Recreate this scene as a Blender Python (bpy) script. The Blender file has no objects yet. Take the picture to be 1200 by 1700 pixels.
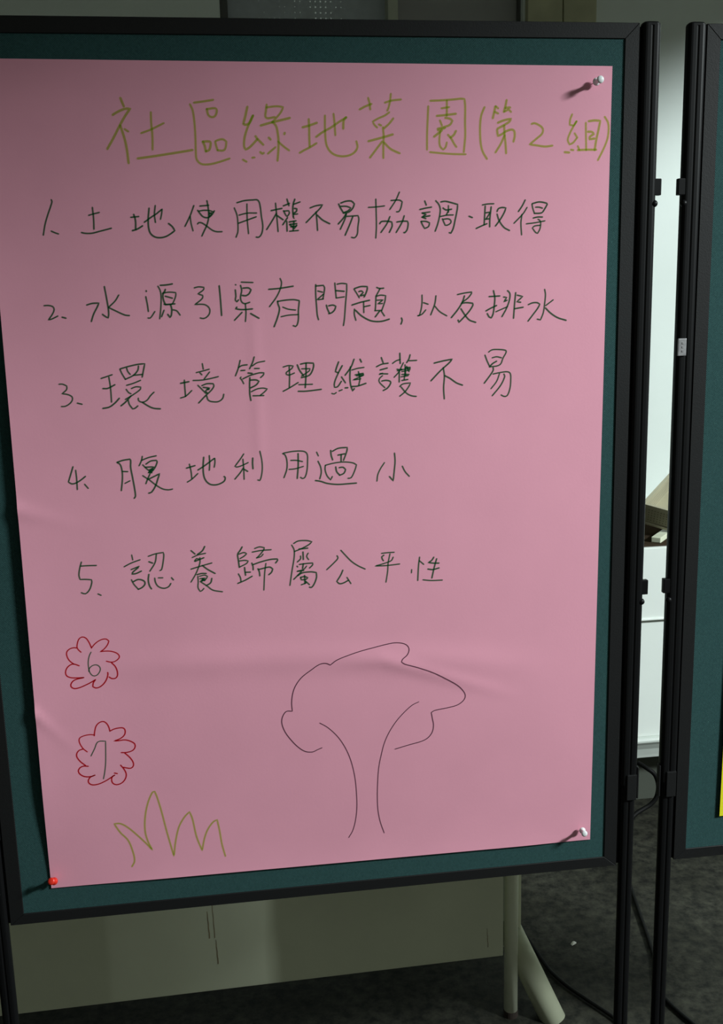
import bpy, bmesh, math, random
from mathutils import Vector, Matrix

S = bpy.context.scene
COL = S.collection
random.seed(7)

# ------------------------------------------------------------------ camera
# world: X along the board to the right, Y away from the viewer, Z up, metres
CAM = Vector((0.27156, -1.35444, 1.45642))
RIGHT = Vector((0.990252, -0.137226, -0.023860))
DOWN = Vector((-0.050728, -0.195785, -0.979334))
FWD = Vector((0.129719, 0.970998, -0.200838))
cd = bpy.data.cameras.new('camera')
cam = bpy.data.objects.new('camera', cd)
COL.objects.link(cam)
up = -DOWN
back = -FWD
m = Matrix(((RIGHT.x, up.x, back.x, CAM.x), (RIGHT.y, up.y, back.y, CAM.y), (RIGHT.z, up.z, back.z, CAM.z), (0, 0, 0, 1)))
cam.matrix_world = m
cd.sensor_fit = 'VERTICAL'
cd.sensor_height = 24.0
cd.sensor_width = 24.0
cd.lens = 24.0          # 1700 px focal length over a 1700 px tall frame
cd.clip_start = 0.02
S.camera = cam

# ------------------------------------------------------------------ light
w = bpy.data.worlds.new('world')
S.world = w
w.use_nodes = True
bg = w.node_tree.nodes['Background']
bg.inputs[0].default_value = (0.94, 1.0, 0.86, 1)
bg.inputs[1].default_value = 0.125

def area_light(name, loc, target, sx, sy, power, color):
    l = bpy.data.lights.new(name, 'AREA')
    l.shape = 'RECTANGLE'; l.size = sx; l.size_y = sy
    l.energy = power; l.color = color
    o = bpy.data.objects.new(name, l); COL.objects.link(o)
    o.location = loc
    o.rotation_euler = (Vector(target) - Vector(loc)).to_track_quat('-Z', 'Y').to_euler()
    return o

# ceiling strip lamp to the right and in front, beyond the added header
area_light('strip_lamp', (4.20, -2.10, 3.30), (0.7, 0.2, 1.1), 0.80, 0.34, 300.0, (0.90, 1.0, 1.0))

vs = S.view_settings
vs.view_transform = 'Standard'
vs.look = 'None'
vs.gamma = 1.0
vs.use_curve_mapping = False
vs.exposure = 0.0

# ------------------------------------------------------------------ helpers
def mat(name, color, rough=0.6, metal=0.0, noise=0.0, nscale=20.0, bump=0.0, bscale=200.0, spec=0.5):
    m = bpy.data.materials.new(name); m.use_nodes = True
    nt = m.node_tree; b = nt.nodes['Principled BSDF']
    b.inputs['Base Color'].default_value = (*color, 1)
    b.inputs['Roughness'].default_value = rough
    b.inputs['Metallic'].default_value = metal
    b.inputs['Specular IOR Level'].default_value = spec
    tc = nt.nodes.new('ShaderNodeTexCoord')
    if noise > 0:
        n = nt.nodes.new('ShaderNodeTexNoise'); n.inputs['Scale'].default_value = nscale
        n.inputs['Detail'].default_value = 6
        r = nt.nodes.new('ShaderNodeMapRange')
        r.inputs[1].default_value = 0.3; r.inputs[2].default_value = 0.7
        r.inputs[3].default_value = 1 - noise; r.inputs[4].default_value = 1 + noise
        mx = nt.nodes.new('ShaderNodeMix'); mx.data_type = 'RGBA'; mx.blend_type = 'MULTIPLY'
        mx.inputs[0].default_value = 1.0
        mx.inputs[6].default_value = (*color, 1)
        nt.links.new(tc.outputs['Object'], n.inputs['Vector'])
        nt.links.new(n.outputs[0], r.inputs[0]); nt.links.new(r.outputs[0], mx.inputs[7])
        nt.links.new(mx.outputs[2], b.inputs['Base Color'])
    if bump > 0:
        n2 = nt.nodes.new('ShaderNodeTexNoise'); n2.inputs['Scale'].default_value = bscale
        n2.inputs['Detail'].default_value = 3
        bp = nt.nodes.new('ShaderNodeBump'); bp.inputs['Strength'].default_value = bump
        bp.inputs['Distance'].default_value = 0.002
        nt.links.new(tc.outputs['Object'], n2.inputs['Vector'])
        nt.links.new(n2.outputs[0], bp.inputs['Height']); nt.links.new(bp.outputs[0], b.inputs['Normal'])
    return m

def felt_mat():
    m = bpy.data.materials.new('felt'); m.use_nodes = True
    nt = m.node_tree; b = nt.nodes['Principled BSDF']
    b.inputs['Roughness'].default_value = 0.95; b.inputs['Specular IOR Level'].default_value = 0.1
    tc = nt.nodes.new('ShaderNodeTexCoord')
    # twill: fine diagonal ribs of the woven cover
    mp = nt.nodes.new('ShaderNodeMapping'); mp.inputs['Rotation'].default_value = (0, math.radians(35), 0)
    wv = nt.nodes.new('ShaderNodeTexWave'); wv.inputs['Scale'].default_value = 190
    wv.inputs['Distortion'].default_value = 1.5; wv.inputs['Detail'].default_value = 2
    n = nt.nodes.new('ShaderNodeTexNoise'); n.inputs['Scale'].default_value = 500
    ad = nt.nodes.new('ShaderNodeMath'); ad.operation = 'ADD'
    cr = nt.nodes.new('ShaderNodeValToRGB')
    cr.color_ramp.elements[0].position = 0.45; cr.color_ramp.elements[0].color = (0.017, 0.047, 0.048, 1)
    cr.color_ramp.elements[1].position = 1.4 / 1.5; cr.color_ramp.elements[1].color = (0.048, 0.115, 0.113, 1)
    nt.links.new(tc.outputs['Object'], mp.inputs[0]); nt.links.new(mp.outputs[0], wv.inputs[0])
    nt.links.new(tc.outputs['Object'], n.inputs['Vector'])
    nt.links.new(wv.outputs[1], ad.inputs[0]); nt.links.new(n.outputs[0], ad.inputs[1])
    hf = nt.nodes.new('ShaderNodeMath'); hf.operation = 'MULTIPLY'; hf.inputs[1].default_value = 0.65
    nt.links.new(ad.outputs[0], hf.inputs[0]); nt.links.new(hf.outputs[0], cr.inputs[0])
    nt.links.new(cr.outputs[0], b.inputs['Base Color'])
    bp = nt.nodes.new('ShaderNodeBump'); bp.inputs['Strength'].default_value = 0.4; bp.inputs['Distance'].default_value = 0.0006
    nt.links.new(ad.outputs[0], bp.inputs['Height']); nt.links.new(bp.outputs[0], b.inputs['Normal'])
    return m

def ink_mat(name, tint, dye, fac):
    m = bpy.data.materials.new(name); m.use_nodes = True
    nt = m.node_tree
    for n in list(nt.nodes): nt.nodes.remove(n)
    out = nt.nodes.new('ShaderNodeOutputMaterial'); mx = nt.nodes.new('ShaderNodeMixShader')
    t = nt.nodes.new('ShaderNodeBsdfTransparent'); d = nt.nodes.new('ShaderNodeBsdfDiffuse')
    t.inputs[0].default_value = (*tint, 1); d.inputs[0].default_value = (*dye, 1)
    mx.inputs[0].default_value = fac
    nt.links.new(t.outputs[0], mx.inputs[1]); nt.links.new(d.outputs[0], mx.inputs[2])
    nt.links.new(mx.outputs[0], out.inputs[0])
    return m

def floor_mat():
    m = bpy.data.materials.new('worn_concrete'); m.use_nodes = True
    nt = m.node_tree; b = nt.nodes['Principled BSDF']
    b.inputs['Roughness'].default_value = 0.75; b.inputs['Specular IOR Level'].default_value = 0.25
    tc = nt.nodes.new('ShaderNodeTexCoord')
    n1 = nt.nodes.new('ShaderNodeTexNoise'); n1.inputs['Scale'].default_value = 38; n1.inputs['Detail'].default_value = 8; n1.inputs['Roughness'].default_value = 0.7
    n2 = nt.nodes.new('ShaderNodeTexNoise'); n2.inputs['Scale'].default_value = 7; n2.inputs['Detail'].default_value = 4
    c1 = nt.nodes.new('ShaderNodeValToRGB')
    c1.color_ramp.elements[0].position = 0.38; c1.color_ramp.elements[0].color = (0.009, 0.0090, 0.007, 1)
    c1.color_ramp.elements[1].position = 0.72; c1.color_ramp.elements[1].color = (0.066, 0.065, 0.048, 1)
    c2 = nt.nodes.new('ShaderNodeValToRGB')
    c2.color_ramp.elements[0].position = 0.35; c2.color_ramp.elements[0].color = (0.55, 0.55, 0.5, 1)
    c2.color_ramp.elements[1].position = 0.7; c2.color_ramp.elements[1].color = (1, 1, 1, 1)
    mx = nt.nodes.new('ShaderNodeMix'); mx.data_type = 'RGBA'; mx.blend_type = 'MULTIPLY'; mx.inputs[0].default_value = 1
    for n in (n1, n2): nt.links.new(tc.outputs['Object'], n.inputs['Vector'])
    nt.links.new(n1.outputs[0], c1.inputs[0]); nt.links.new(n2.outputs[0], c2.inputs[0])
    nt.links.new(c1.outputs[0], mx.inputs[6]); nt.links.new(c2.outputs[0], mx.inputs[7])
    nt.links.new(mx.outputs[2], b.inputs['Base Color'])
    bp = nt.nodes.new('ShaderNodeBump'); bp.inputs['Strength'].default_value = 0.3; bp.inputs['Distance'].default_value = 0.004
    nt.links.new(n1.outputs[0], bp.inputs['Height']); nt.links.new(bp.outputs[0], b.inputs['Normal'])
    return m

M = dict(
    black=mat('black_coated_steel', (0.010, 0.010, 0.0105), 0.55, 0.0, bump=0.1, bscale=600, spec=0.25),
    post=mat('black_post', (0.0055, 0.0055, 0.006), 0.42, 0.0, spec=0.16),
    felt=felt_mat(),
    hardboard=mat('board_backing', (0.10, 0.085, 0.06), 0.8, noise=0.15),
    paper=mat('pink_paper', (0.86, 0.375, 0.49), 0.62, noise=0.025, nscale=9, bump=0.03, bscale=350, spec=0.25),
    yellow=mat('yellow_paper', (0.80, 0.74, 0.02), 0.6, noise=0.02, spec=0.25),
    whitepin=mat('white_plastic', (0.85, 0.87, 0.88), 0.3),
    redpin=mat('red_plastic', (0.75, 0.03, 0.015), 0.35),
    steel=mat('pin_steel', (0.6, 0.6, 0.6), 0.25, 1.0),
    plate=mat('brushed_plate', (0.34, 0.33, 0.34), 0.4, 0.3, noise=0.2, nscale=150),
    wall=mat('painted_wall', (0.80, 0.86, 0.82), 0.8, noise=0.03, nscale=3, bump=0.1, bscale=60),
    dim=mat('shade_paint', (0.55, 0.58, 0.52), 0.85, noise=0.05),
    cream=mat('cream_enamel', (0.76, 0.79, 0.60), 0.5, noise=0.06, nscale=5, spec=0.3),
    rust=mat('rust_run', (0.30, 0.23, 0.13), 0.9, noise=0.3, nscale=60),
    tube=mat('cream_tube', (0.80, 0.83, 0.64), 0.4, noise=0.05, nscale=8),
    tube_shaded=mat('shaded_cream_tube', (0.50, 0.52, 0.38), 0.6, noise=0.12, nscale=12, spec=0.2),  # darker copy of the cream tube, shade on the stay put into its colour
    rubber=mat('dark_rubber', (0.03, 0.02, 0.015), 0.8),
    white=mat('white_enamel', (0.86, 0.90, 0.86), 0.45, noise=0.015, nscale=4, spec=0.3),
    plinth=mat('plinth_paint', (0.07, 0.078, 0.062), 0.8),
    greyw=mat('grey_white_enamel', (0.60, 0.64, 0.60), 0.5, noise=0.04, nscale=6),
    crate=mat('beige_plastic', (0.40, 0.37, 0.26), 0.55, noise=0.08, nscale=12),
    crate2=mat('brown_card', (0.045, 0.032, 0.022), 0.95, spec=0.0, noise=0.08, nscale=12),
    hole=mat('dark_holes', (0.03, 0.028, 0.02), 0.9),
    cable=mat('black_cable', (0.004, 0.004, 0.004), 0.6, spec=0.15),
    floor=floor_mat(),
    jamb=mat('jamb_paint', (0.09, 0.09, 0.085), 0.7),
    frame=mat('window_frame', (0.50, 0.52, 0.42), 0.6, noise=0.05),
    wood=mat('olive_wood', (0.50, 0.49, 0.32), 0.6, noise=0.12, nscale=14),
    mesh=mat('screen_mesh', (0.46, 0.50, 0.54), 0.7, noise=0.06, nscale=40),
    glass=mat('dark_pane', (0.34, 0.335, 0.33), 0.25),
    scrap=mat('scrap_paper', (0.75, 0.75, 0.68), 0.8),
)

def link(name, bm, mt, parent=None, smooth=False):
    me = bpy.data.meshes.new(name)
    bmesh.ops.recalc_face_normals(bm, faces=bm.faces)
    bm.to_mesh(me); bm.free()
    for mm in (mt if isinstance(mt, (list, tuple)) else [mt]): me.materials.append(mm)
    if smooth:
        for p in me.polygons: p.use_smooth = True
    o = bpy.data.objects.new(name, me); COL.objects.link(o)
    if parent: o.parent = parent
    return o

def box(bm, a, b, bev=0.0, mi=0, mtx=None):
    a = Vector(a); b = Vector(b); c = (a + b) / 2; s = b - a
    r = bmesh.ops.create_cube(bm, size=1, matrix=Matrix.Translation(c) @ Matrix.Diagonal((s.x, s.y, s.z, 1)))
    vs_ = r['verts']
    if bev:
        es = list({e for v in vs_ for e in v.link_edges})
        rr = bmesh.ops.bevel(bm, geom=es, offset=bev, segments=2, affect='EDGES', profile=0.6)
        vs_ = [v for v in rr['verts'] if v.is_valid] + [v for v in vs_ if v.is_valid]
    vs_ = list(set(vs_))
    if mtx: bmesh.ops.transform(bm, matrix=mtx, verts=vs_)
    for f in {f for v in vs_ for f in v.link_faces}: f.material_index = mi
    return vs_

def tube(bm, pts, r, n=12, cap=True):
    pts = [Vector(p) for p in pts]; rings = []
    up_ = Vector((0, 0, 1)) if abs((pts[1] - pts[0]).normalized().z) < 0.9 else Vector((1, 0, 0))
    for i, p in enumerate(pts):
        d = ((pts[min(i + 1, len(pts) - 1)] - pts[max(i - 1, 0)])).normalized()
        s = d.cross(up_).normalized(); t = s.cross(d).normalized()
        rr = r[i] if isinstance(r, (list, tuple)) else r
        rings.append([bm.verts.new(p + (s * math.cos(2 * math.pi * k / n) + t * math.sin(2 * math.pi * k / n)) * rr) for k in range(n)])
    for a, b in zip(rings, rings[1:]):
        for k in range(n): bm.faces.new((a[k], a[(k + 1) % n], b[(k + 1) % n], b[k]))
    if cap:
        bm.faces.new(rings[0]); bm.faces.new(rings[-1])

def prism(bm, prof, z0, z1):
    """prof: list of (x, y); extruded along z"""
    a = [bm.verts.new((x, y, z0)) for x, y in prof]; b = [bm.verts.new((x, y, z1)) for x, y in prof]
    n = len(prof)
    for k in range(n): bm.faces.new((a[k], a[(k + 1) % n], b[(k + 1) % n], b[k]))
    bm.faces.new(a); bm.faces.new(b)

def tag(o, label, cat, group=None):
    o['label'] = label; o['category'] = cat
    if group: o['group'] = group
    return o

def thing(name, label, cat, loc=(0, 0, 0), group=None):
    o = bpy.data.objects.new(name, None); COL.objects.link(o); o.location = loc
    o.empty_display_size = 0.05
    return tag(o, label, cat, group)

def struct(o):
    o['kind'] = 'structure'; return o

def copy_tree(o, parent=None):
    c = o.copy(); COL.objects.link(c); c.parent = parent
    for ch in list(o.children): copy_tree(ch, c)
    return c

# ------------------------------------------------------------------ setting
bm = bmesh.new(); box(bm, (-3.2, -3.6, -0.1), (4.9, 1.9, 0.0)); struct(link('floor', bm, M['floor']))
WY = 1.7                                    # back wall face
wx0, wx1, wz0, wz1 = 0.321, 1.179, 1.15, 2.62  # window opening
bm = bmesh.new()
box(bm, (-3.2, WY, 0), (wx0, WY + 0.14, 3.7)); box(bm, (wx1, WY, 0), (4.9, WY + 0.14, 3.7))
box(bm, (wx0, WY, 0), (wx1, WY + 0.14, wz0)); box(bm, (wx0, WY, wz1), (wx1, WY + 0.14, 3.7))
struct(link('wall_back', bm, M['wall']))
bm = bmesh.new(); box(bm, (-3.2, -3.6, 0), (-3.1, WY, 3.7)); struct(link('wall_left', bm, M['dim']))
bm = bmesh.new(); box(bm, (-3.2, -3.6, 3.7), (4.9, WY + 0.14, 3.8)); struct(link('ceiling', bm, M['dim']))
# unseen header beam added to darken the upper board and back wall
bm = bmesh.new(); box(bm, (2.70, -3.6 , 2.71), (2.82, -0.6, 3.7)); box(bm, (2.70, -0.6, 2.60), (2.82, WY, 3.7)); struct(link('shading_header', bm, M['wall']))
bm = bmesh.new(); box(bm, (-3.1, WY - 0.012, 0), (4.9, WY, 0.09), 0.003); struct(link('baseboard_back', bm, M['rubber']))

# window in the back wall, behind the board
bm = bmesh.new()
for a, b in (((wx0, WY + .02, wz0), (wx0 + .022, WY + .10, wz1)), ((wx1 - .006, WY + .02, wz0), (wx1, WY + .10, wz1)),
             ((wx0, WY + .02, wz0), (wx1, WY + .10, wz0 + .03)), ((wx0, WY + .02, wz1 - .03), (wx1, WY + .10, wz1))):
    box(bm, a, b, 0.002)
win = struct(link('window_1', bm, M['jamb']))
bm = bmesh.new(); box(bm, (0.788, WY - .004, wz0 + .03), (0.817, WY + .09, wz1 - .03), 0.002)
link('mullion', bm, M['frame'], win)
bm = bmesh.new(); box(bm, (wx0 + .022, WY + .045, wz0 + .03), (0.788, WY + .052, wz1 - .03)); link('insect_screen', bm, M['mesh'], win)
bm = bmesh.new(); box(bm, (0.817, WY + .045, wz0 + .03), (wx1 - .006, WY + .052, wz1 - .03)); link('pane', bm, M['glass'], win)
# backlit pinholes of the screen, a patch around the lamp outside
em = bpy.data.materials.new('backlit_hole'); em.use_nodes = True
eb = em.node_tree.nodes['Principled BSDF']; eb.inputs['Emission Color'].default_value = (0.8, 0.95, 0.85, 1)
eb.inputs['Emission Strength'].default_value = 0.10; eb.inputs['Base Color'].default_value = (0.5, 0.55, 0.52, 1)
bm = bmesh.new()
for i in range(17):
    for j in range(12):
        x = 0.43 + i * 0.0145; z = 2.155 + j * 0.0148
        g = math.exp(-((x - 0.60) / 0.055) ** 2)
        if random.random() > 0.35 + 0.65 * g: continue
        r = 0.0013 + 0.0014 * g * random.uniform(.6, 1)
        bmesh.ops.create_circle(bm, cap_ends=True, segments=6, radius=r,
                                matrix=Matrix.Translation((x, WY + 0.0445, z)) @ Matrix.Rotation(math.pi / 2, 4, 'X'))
ho = link('screen_hole', bm, em, win); ho['kind'] = 'stuff'
# olive board beside the window
bm = bmesh.new(); box(bm, (1.185, WY - 0.03, 0.85), (1.287, WY, 3.0), 0.003); box(bm, (1.291, WY - 0.026, 0.85), (1.389, WY, 3.0), 0.003)
struct(link('trim_1', bm, M['wood']))

# ------------------------------------------------------------------ display board (frame 0.889 x 1.192 on two posts)
PX0, PX1, PZ0, PZ1 = -0.0600, 0.8294, 0.6080, 1.8000
RW = 0.0193
def post_profile(x0, x1, y0, y1, r=0.008, grooves=True):
    p = []
    for cx, cy, a0 in ((x1 - r, y1 - r, 0), (x0 + r, y1 - r, 90), (x0 + r, y0 + r, 180), (x1 - r, y0 + r, 270)):
        for k in range(5):
            a = math.radians(a0 + k * 22.5); p.append((cx + r * math.cos(a), cy + r * math.sin(a)))
        if a0 == 180 and grooves:          # shallow V groove down the front face
            xm = (x0 + x1) / 2
            p += [(xm - 0.0022, y0), (xm, y0 + 0.0012), (xm + 0.0022, y0)]
    return p

def display_board(label):
    t = thing('display_board', label, 'display board', (0.385, 0, 0), 'freestanding display boards side by side')
    ox = -0.385
    def P(name, bm, mt, parent=t, **k):
        bmesh.ops.translate(bm, verts=bm.verts, vec=(ox, 0, 0)); return link(name, bm, mt, parent, **k)
    # mitred frame rails
    def rail(pts):
        bm = bmesh.new()
        f = [bm.verts.new((x, -0.0008, z)) for x, z in pts]; b = [bm.verts.new((x, 0.024, z)) for x, z in pts]
        bm.faces.new(f); bm.faces.new(b)
        for k in range(4): bm.faces.new((f[k], f[(k + 1) % 4], b[(k + 1) % 4], b[k]))
        bmesh.ops.bevel(bm, geom=list(bm.edges), offset=0.0006, segments=1, affect='EDGES')
        P('frame_rail', bm, M['black'])
    a, b, c, d = (PX0, PZ0), (PX1, PZ0), (PX1, PZ1), (PX0, PZ1)
    a2, b2, c2, d2 = (PX0 + RW, PZ0 + RW - .003), (PX1 - RW, PZ0 + RW - .003), (PX1 - RW, PZ1 - RW), (PX0 + RW, PZ1 - RW)
    rail([a, b, b2, a2]); rail([b, c, c2, b2]); rail([c, d, d2, c2]); rail([d, a, a2, d2])
    bm = bmesh.new(); box(bm, (PX0 + RW - .004, 0.0010, PZ0 + RW - .007), (PX1 - RW + .004, 0.010, PZ1 - RW + .004)); P('felt_panel', bm, M['felt'])
    bm = bmesh.new(); box(bm, (PX0 + RW - .004, 0.0105, PZ0 + RW - .006), (PX1 - RW + .004, 0.020, PZ1 - RW + .004)); P('back_panel', bm, M['hardboard'])
    for side in (0, 1):
        x0, x1 = ((-0.0865, -0.0615) if side == 0 else (0.8328, 0.8578))
        s = -1 if side == 0 else 1
        gapx = x0 if side == 0 else x1          # the edge facing away from the panel
        bm = bmesh.new()
        prism(bm, post_profile(x0, x1, -0.005, 0.011, 0.006), 0.740, PZ1 - 0.003)
        post = P('post', bm, M['post'])
        bm = bmesh.new()                         # domed cap
        pr = post_profile(x0, x1, -0.005, 0.011, 0.006, grooves=False)
        cx, cy = (x0 + x1) / 2, 0.003; rings = []
        for q, zz in ((1.0, -0.003), (0.94, -0.0005), (0.78, 0.0012), (0.45, 0.002)):
            rings.append([bm.verts.new((cx + (x - cx) * q, cy + (y - cy) * q, PZ1 + zz)) for x, y in pr])
        for r0, r1 in zip(rings, rings[1:]):
            for k in range(len(pr)): bm.faces.new((r0[k], r0[(k + 1) % len(pr)], r1[(k + 1) % len(pr)], r1[k]))
        bm.faces.new(rings[0]); bm.faces.new(rings[-1])
        P('post_cap', bm, M['post'])
        bm = bmesh.new(); prism(bm, post_profile(x0 + .0015, x1 - .0015, -0.0035, 0.0095, .006), 0.028, 0.7395); P('lower_post', bm, M['post'])
        bm = bmesh.new(); xa, xb = (x1 - .003, PX0 + .002) if side == 0 else (PX1 - .002, x0 + .003)
        box(bm, (xa, 0.003, PZ0 + .002), (xb, 0.008, PZ1 - .004)); P('spacer_strip', bm, M['post'])
        # joint sleeve
        bm = bmesh.new(); box(bm, (min(gapx, gapx + s * .0028), -0.003, .7165), (max(gapx, gapx + s * .0028), 0.006, .7665), .001)
        box(bm, (x0 + .008, -0.0070, .7165), (x1 - .002, -0.0030, .7570), .001); P('joint_sleeve', bm, M['black'])
        # clips and thumb knobs facing the neighbour
        for z0, z1 in ((1.5860, 1.6075), (1.0345, 1.0560)):
            g1 = gapx + s * 0.0068
            bm = bmesh.new(); box(bm, (min(gapx - s * .004, g1), -0.004, z0), (max(gapx - s * .004, g1), 0.004, z1), .0012)
            cl = P('clip', bm, M['post'])
            bm = bmesh.new()
            bmesh.ops.create_uvsphere(bm, u_segments=12, v_segments=8, radius=0.0048, matrix=Matrix.Translation((gapx - s * .0022, -0.002, z0 - 0.0105)))
            P('thumb_knob', bm, M['post'], smooth=True)
        # panel hooks joining the panel rail to the post
        for z in (0.70, 1.72):
            bm = bmesh.new(); xa, xb = (x1 - .002, PX0 + .004) if side == 0 else (PX1 - .004, x0 + .002)
            box(bm, (xa, 0.004, z - .015), (xb, 0.014, z + .015)); P('hook', bm, M['black'])
        bm = bmesh.new(); box(bm, (x0 + .001, -0.24, 0.0), (x1 - .001, 0.24, 0.028), .004); P('foot_bar', bm, M['post'])
    return t

b1 = display_board('black framed green felt display board holding the handwritten pink poster')
b2 = copy_tree(b1)
b2['label'] = 'black framed green felt display board at the right edge, with yellow sheet'
b2.location.x += 0.9812
b2.location.y += 0.0
# small metal plate on the second board's left post
bm = bmesh.new(); box(bm, (0.8945, -0.0075, 1.3735), (0.9065, -0.0045, 1.3970), .001)
for k in range(3): box(bm, (0.9000, -0.0080, 1.3785 + k * .0055), (0.9026, -0.0073, 1.3810 + k * .0055))
bmesh.ops.translate(bm, verts=bm.verts, vec=(-b2.location.x, 0, 0))
pl = link('metal_plate', bm, M['plate'], b2); pl['label'] = 'small grey metal plate on the left post'

# ------------------------------------------------------------------ pink poster
SX, SZ = 0.7872, 1.0920
CORN = dict(bl=(0.0000, 0.6601), br=(0.7873, 0.6557), tr=(0.7936, 1.7473), tl=(0.0064, 1.7518))
def sm(a, b, x):
    t = min(1, max(0, (x - a) / (b - a))); return t * t * (3 - 2 * t)
def disp(x, z):
    """distance of the sheet in front of the felt plane"""
    u = (x - 0.003) / SX; v = (z - 0.658) / SZ
    d = 0.0012
    d += 0.0065 * math.exp(-max(0, u) / 0.10) * sm(0.0, 0.16, v) * sm(1.0, 0.93, v)       # left edge stands off
    d += 0.0018 * math.exp(-max(0, v) / 0.02) * sm(0.03, 0.2, u) * sm(0.97, 0.85, u)
    d += 0.0042 * math.sin(math.pi * min(1, max(0, u))) * sm(0, .25, v) * sm(1.0, .6, v) * (0.6 + 0.4 * math.sin(v * 7.0))
    # soft horizontal buckle above the drawn tree
    zc = 0.985 - 0.10 * (u - 0.35) ** 2 - 0.020 * u
    d += 0.0019 * math.exp(-((z - zc) / 0.020) ** 2) * sm(0.05, 0.3, u) * sm(0.95, 0.7, u)
    zc2 = 0.965 - 0.28 * max(0, u - 0.60)
    d += 0.0014 * math.exp(-((z - zc2) / 0.010) ** 2) * sm(0.5, 0.62, u) * sm(0.88, 0.7, u)
    # faint vertical fold
    d += 0.0005 * math.exp(-((x - 0.318) / 0.007) ** 2) * sm(0.50, 0.58, v) * sm(0.78, 0.66, v)
    # small dents at the left edge
    d += 0.0020 * math.exp(-((z - (1.205 - 0.35 * x)) / 0.010) ** 2) * math.exp(-max(0, x) / 0.03)
    d += 0.0020 * math.exp(-((z - (0.925 - 1.2 * x)) / 0.010) ** 2) * math.exp(-max(0, x) / 0.02)
    return d
def sheet(name, corn, nx, nz, dfun, mt, parent=None, thick=0.00025):
    bm = bmesh.new(); front = []; backv = []
    for j in range(nz + 1):
        rf = []; rb = []
        for i in range(nx + 1):
            a, b = i / nx, j / nz
            x = (corn['bl'][0] * (1 - a) + corn['br'][0] * a) * (1 - b) + (corn['tl'][0] * (1 - a) + corn['tr'][0] * a) * b
            z = (corn['bl'][1] * (1 - a) + corn['br'][1] * a) * (1 - b) + (corn['tl'][1] * (1 - a) + corn['tr'][1] * a) * b
            y = 0.0002 - dfun(x, z)
            rf.append(bm.verts.new((x, y, z))); rb.append(bm.verts.new((x, y + thick, z)))
        front.append(rf); backv.append(rb)
    for j in range(nz):
        for i in range(nx):
            bm.faces.new((front[j][i], front[j][i + 1], front[j + 1][i + 1], front[j + 1][i]))
            bm.faces.new((backv[j][i], backv[j + 1][i], backv[j + 1][i + 1], backv[j][i + 1]))
    # edge strip with its own vertices so the face shading stays flat up to the edge
    loop = [(0, i) for i in range(nx)] + [(j, nx) for j in range(nz)] + [(nz, i) for i in range(nx, 0, -1)] + [(j, 0) for j in range(nz, 0, -1)]
    ff = [bm.verts.new(front[j][i].co) for j, i in loop]; bb = [bm.verts.new(backv[j][i].co) for j, i in loop]
    for k in range(len(loop)):
        k2 = (k + 1) % len(loop); bm.faces.new((ff[k], bb[k], bb[k2], ff[k2]))
    return link(name, bm, mt, parent, smooth=False)
poster = sheet('poster', CORN, 150, 210, disp, M['paper'])
for p in poster.data.polygons:
    p.use_smooth = p.area > 4e-6
tag(poster, 'large pink paper poster handwritten in Chinese with green, red and black marker', 'poster')

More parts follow.
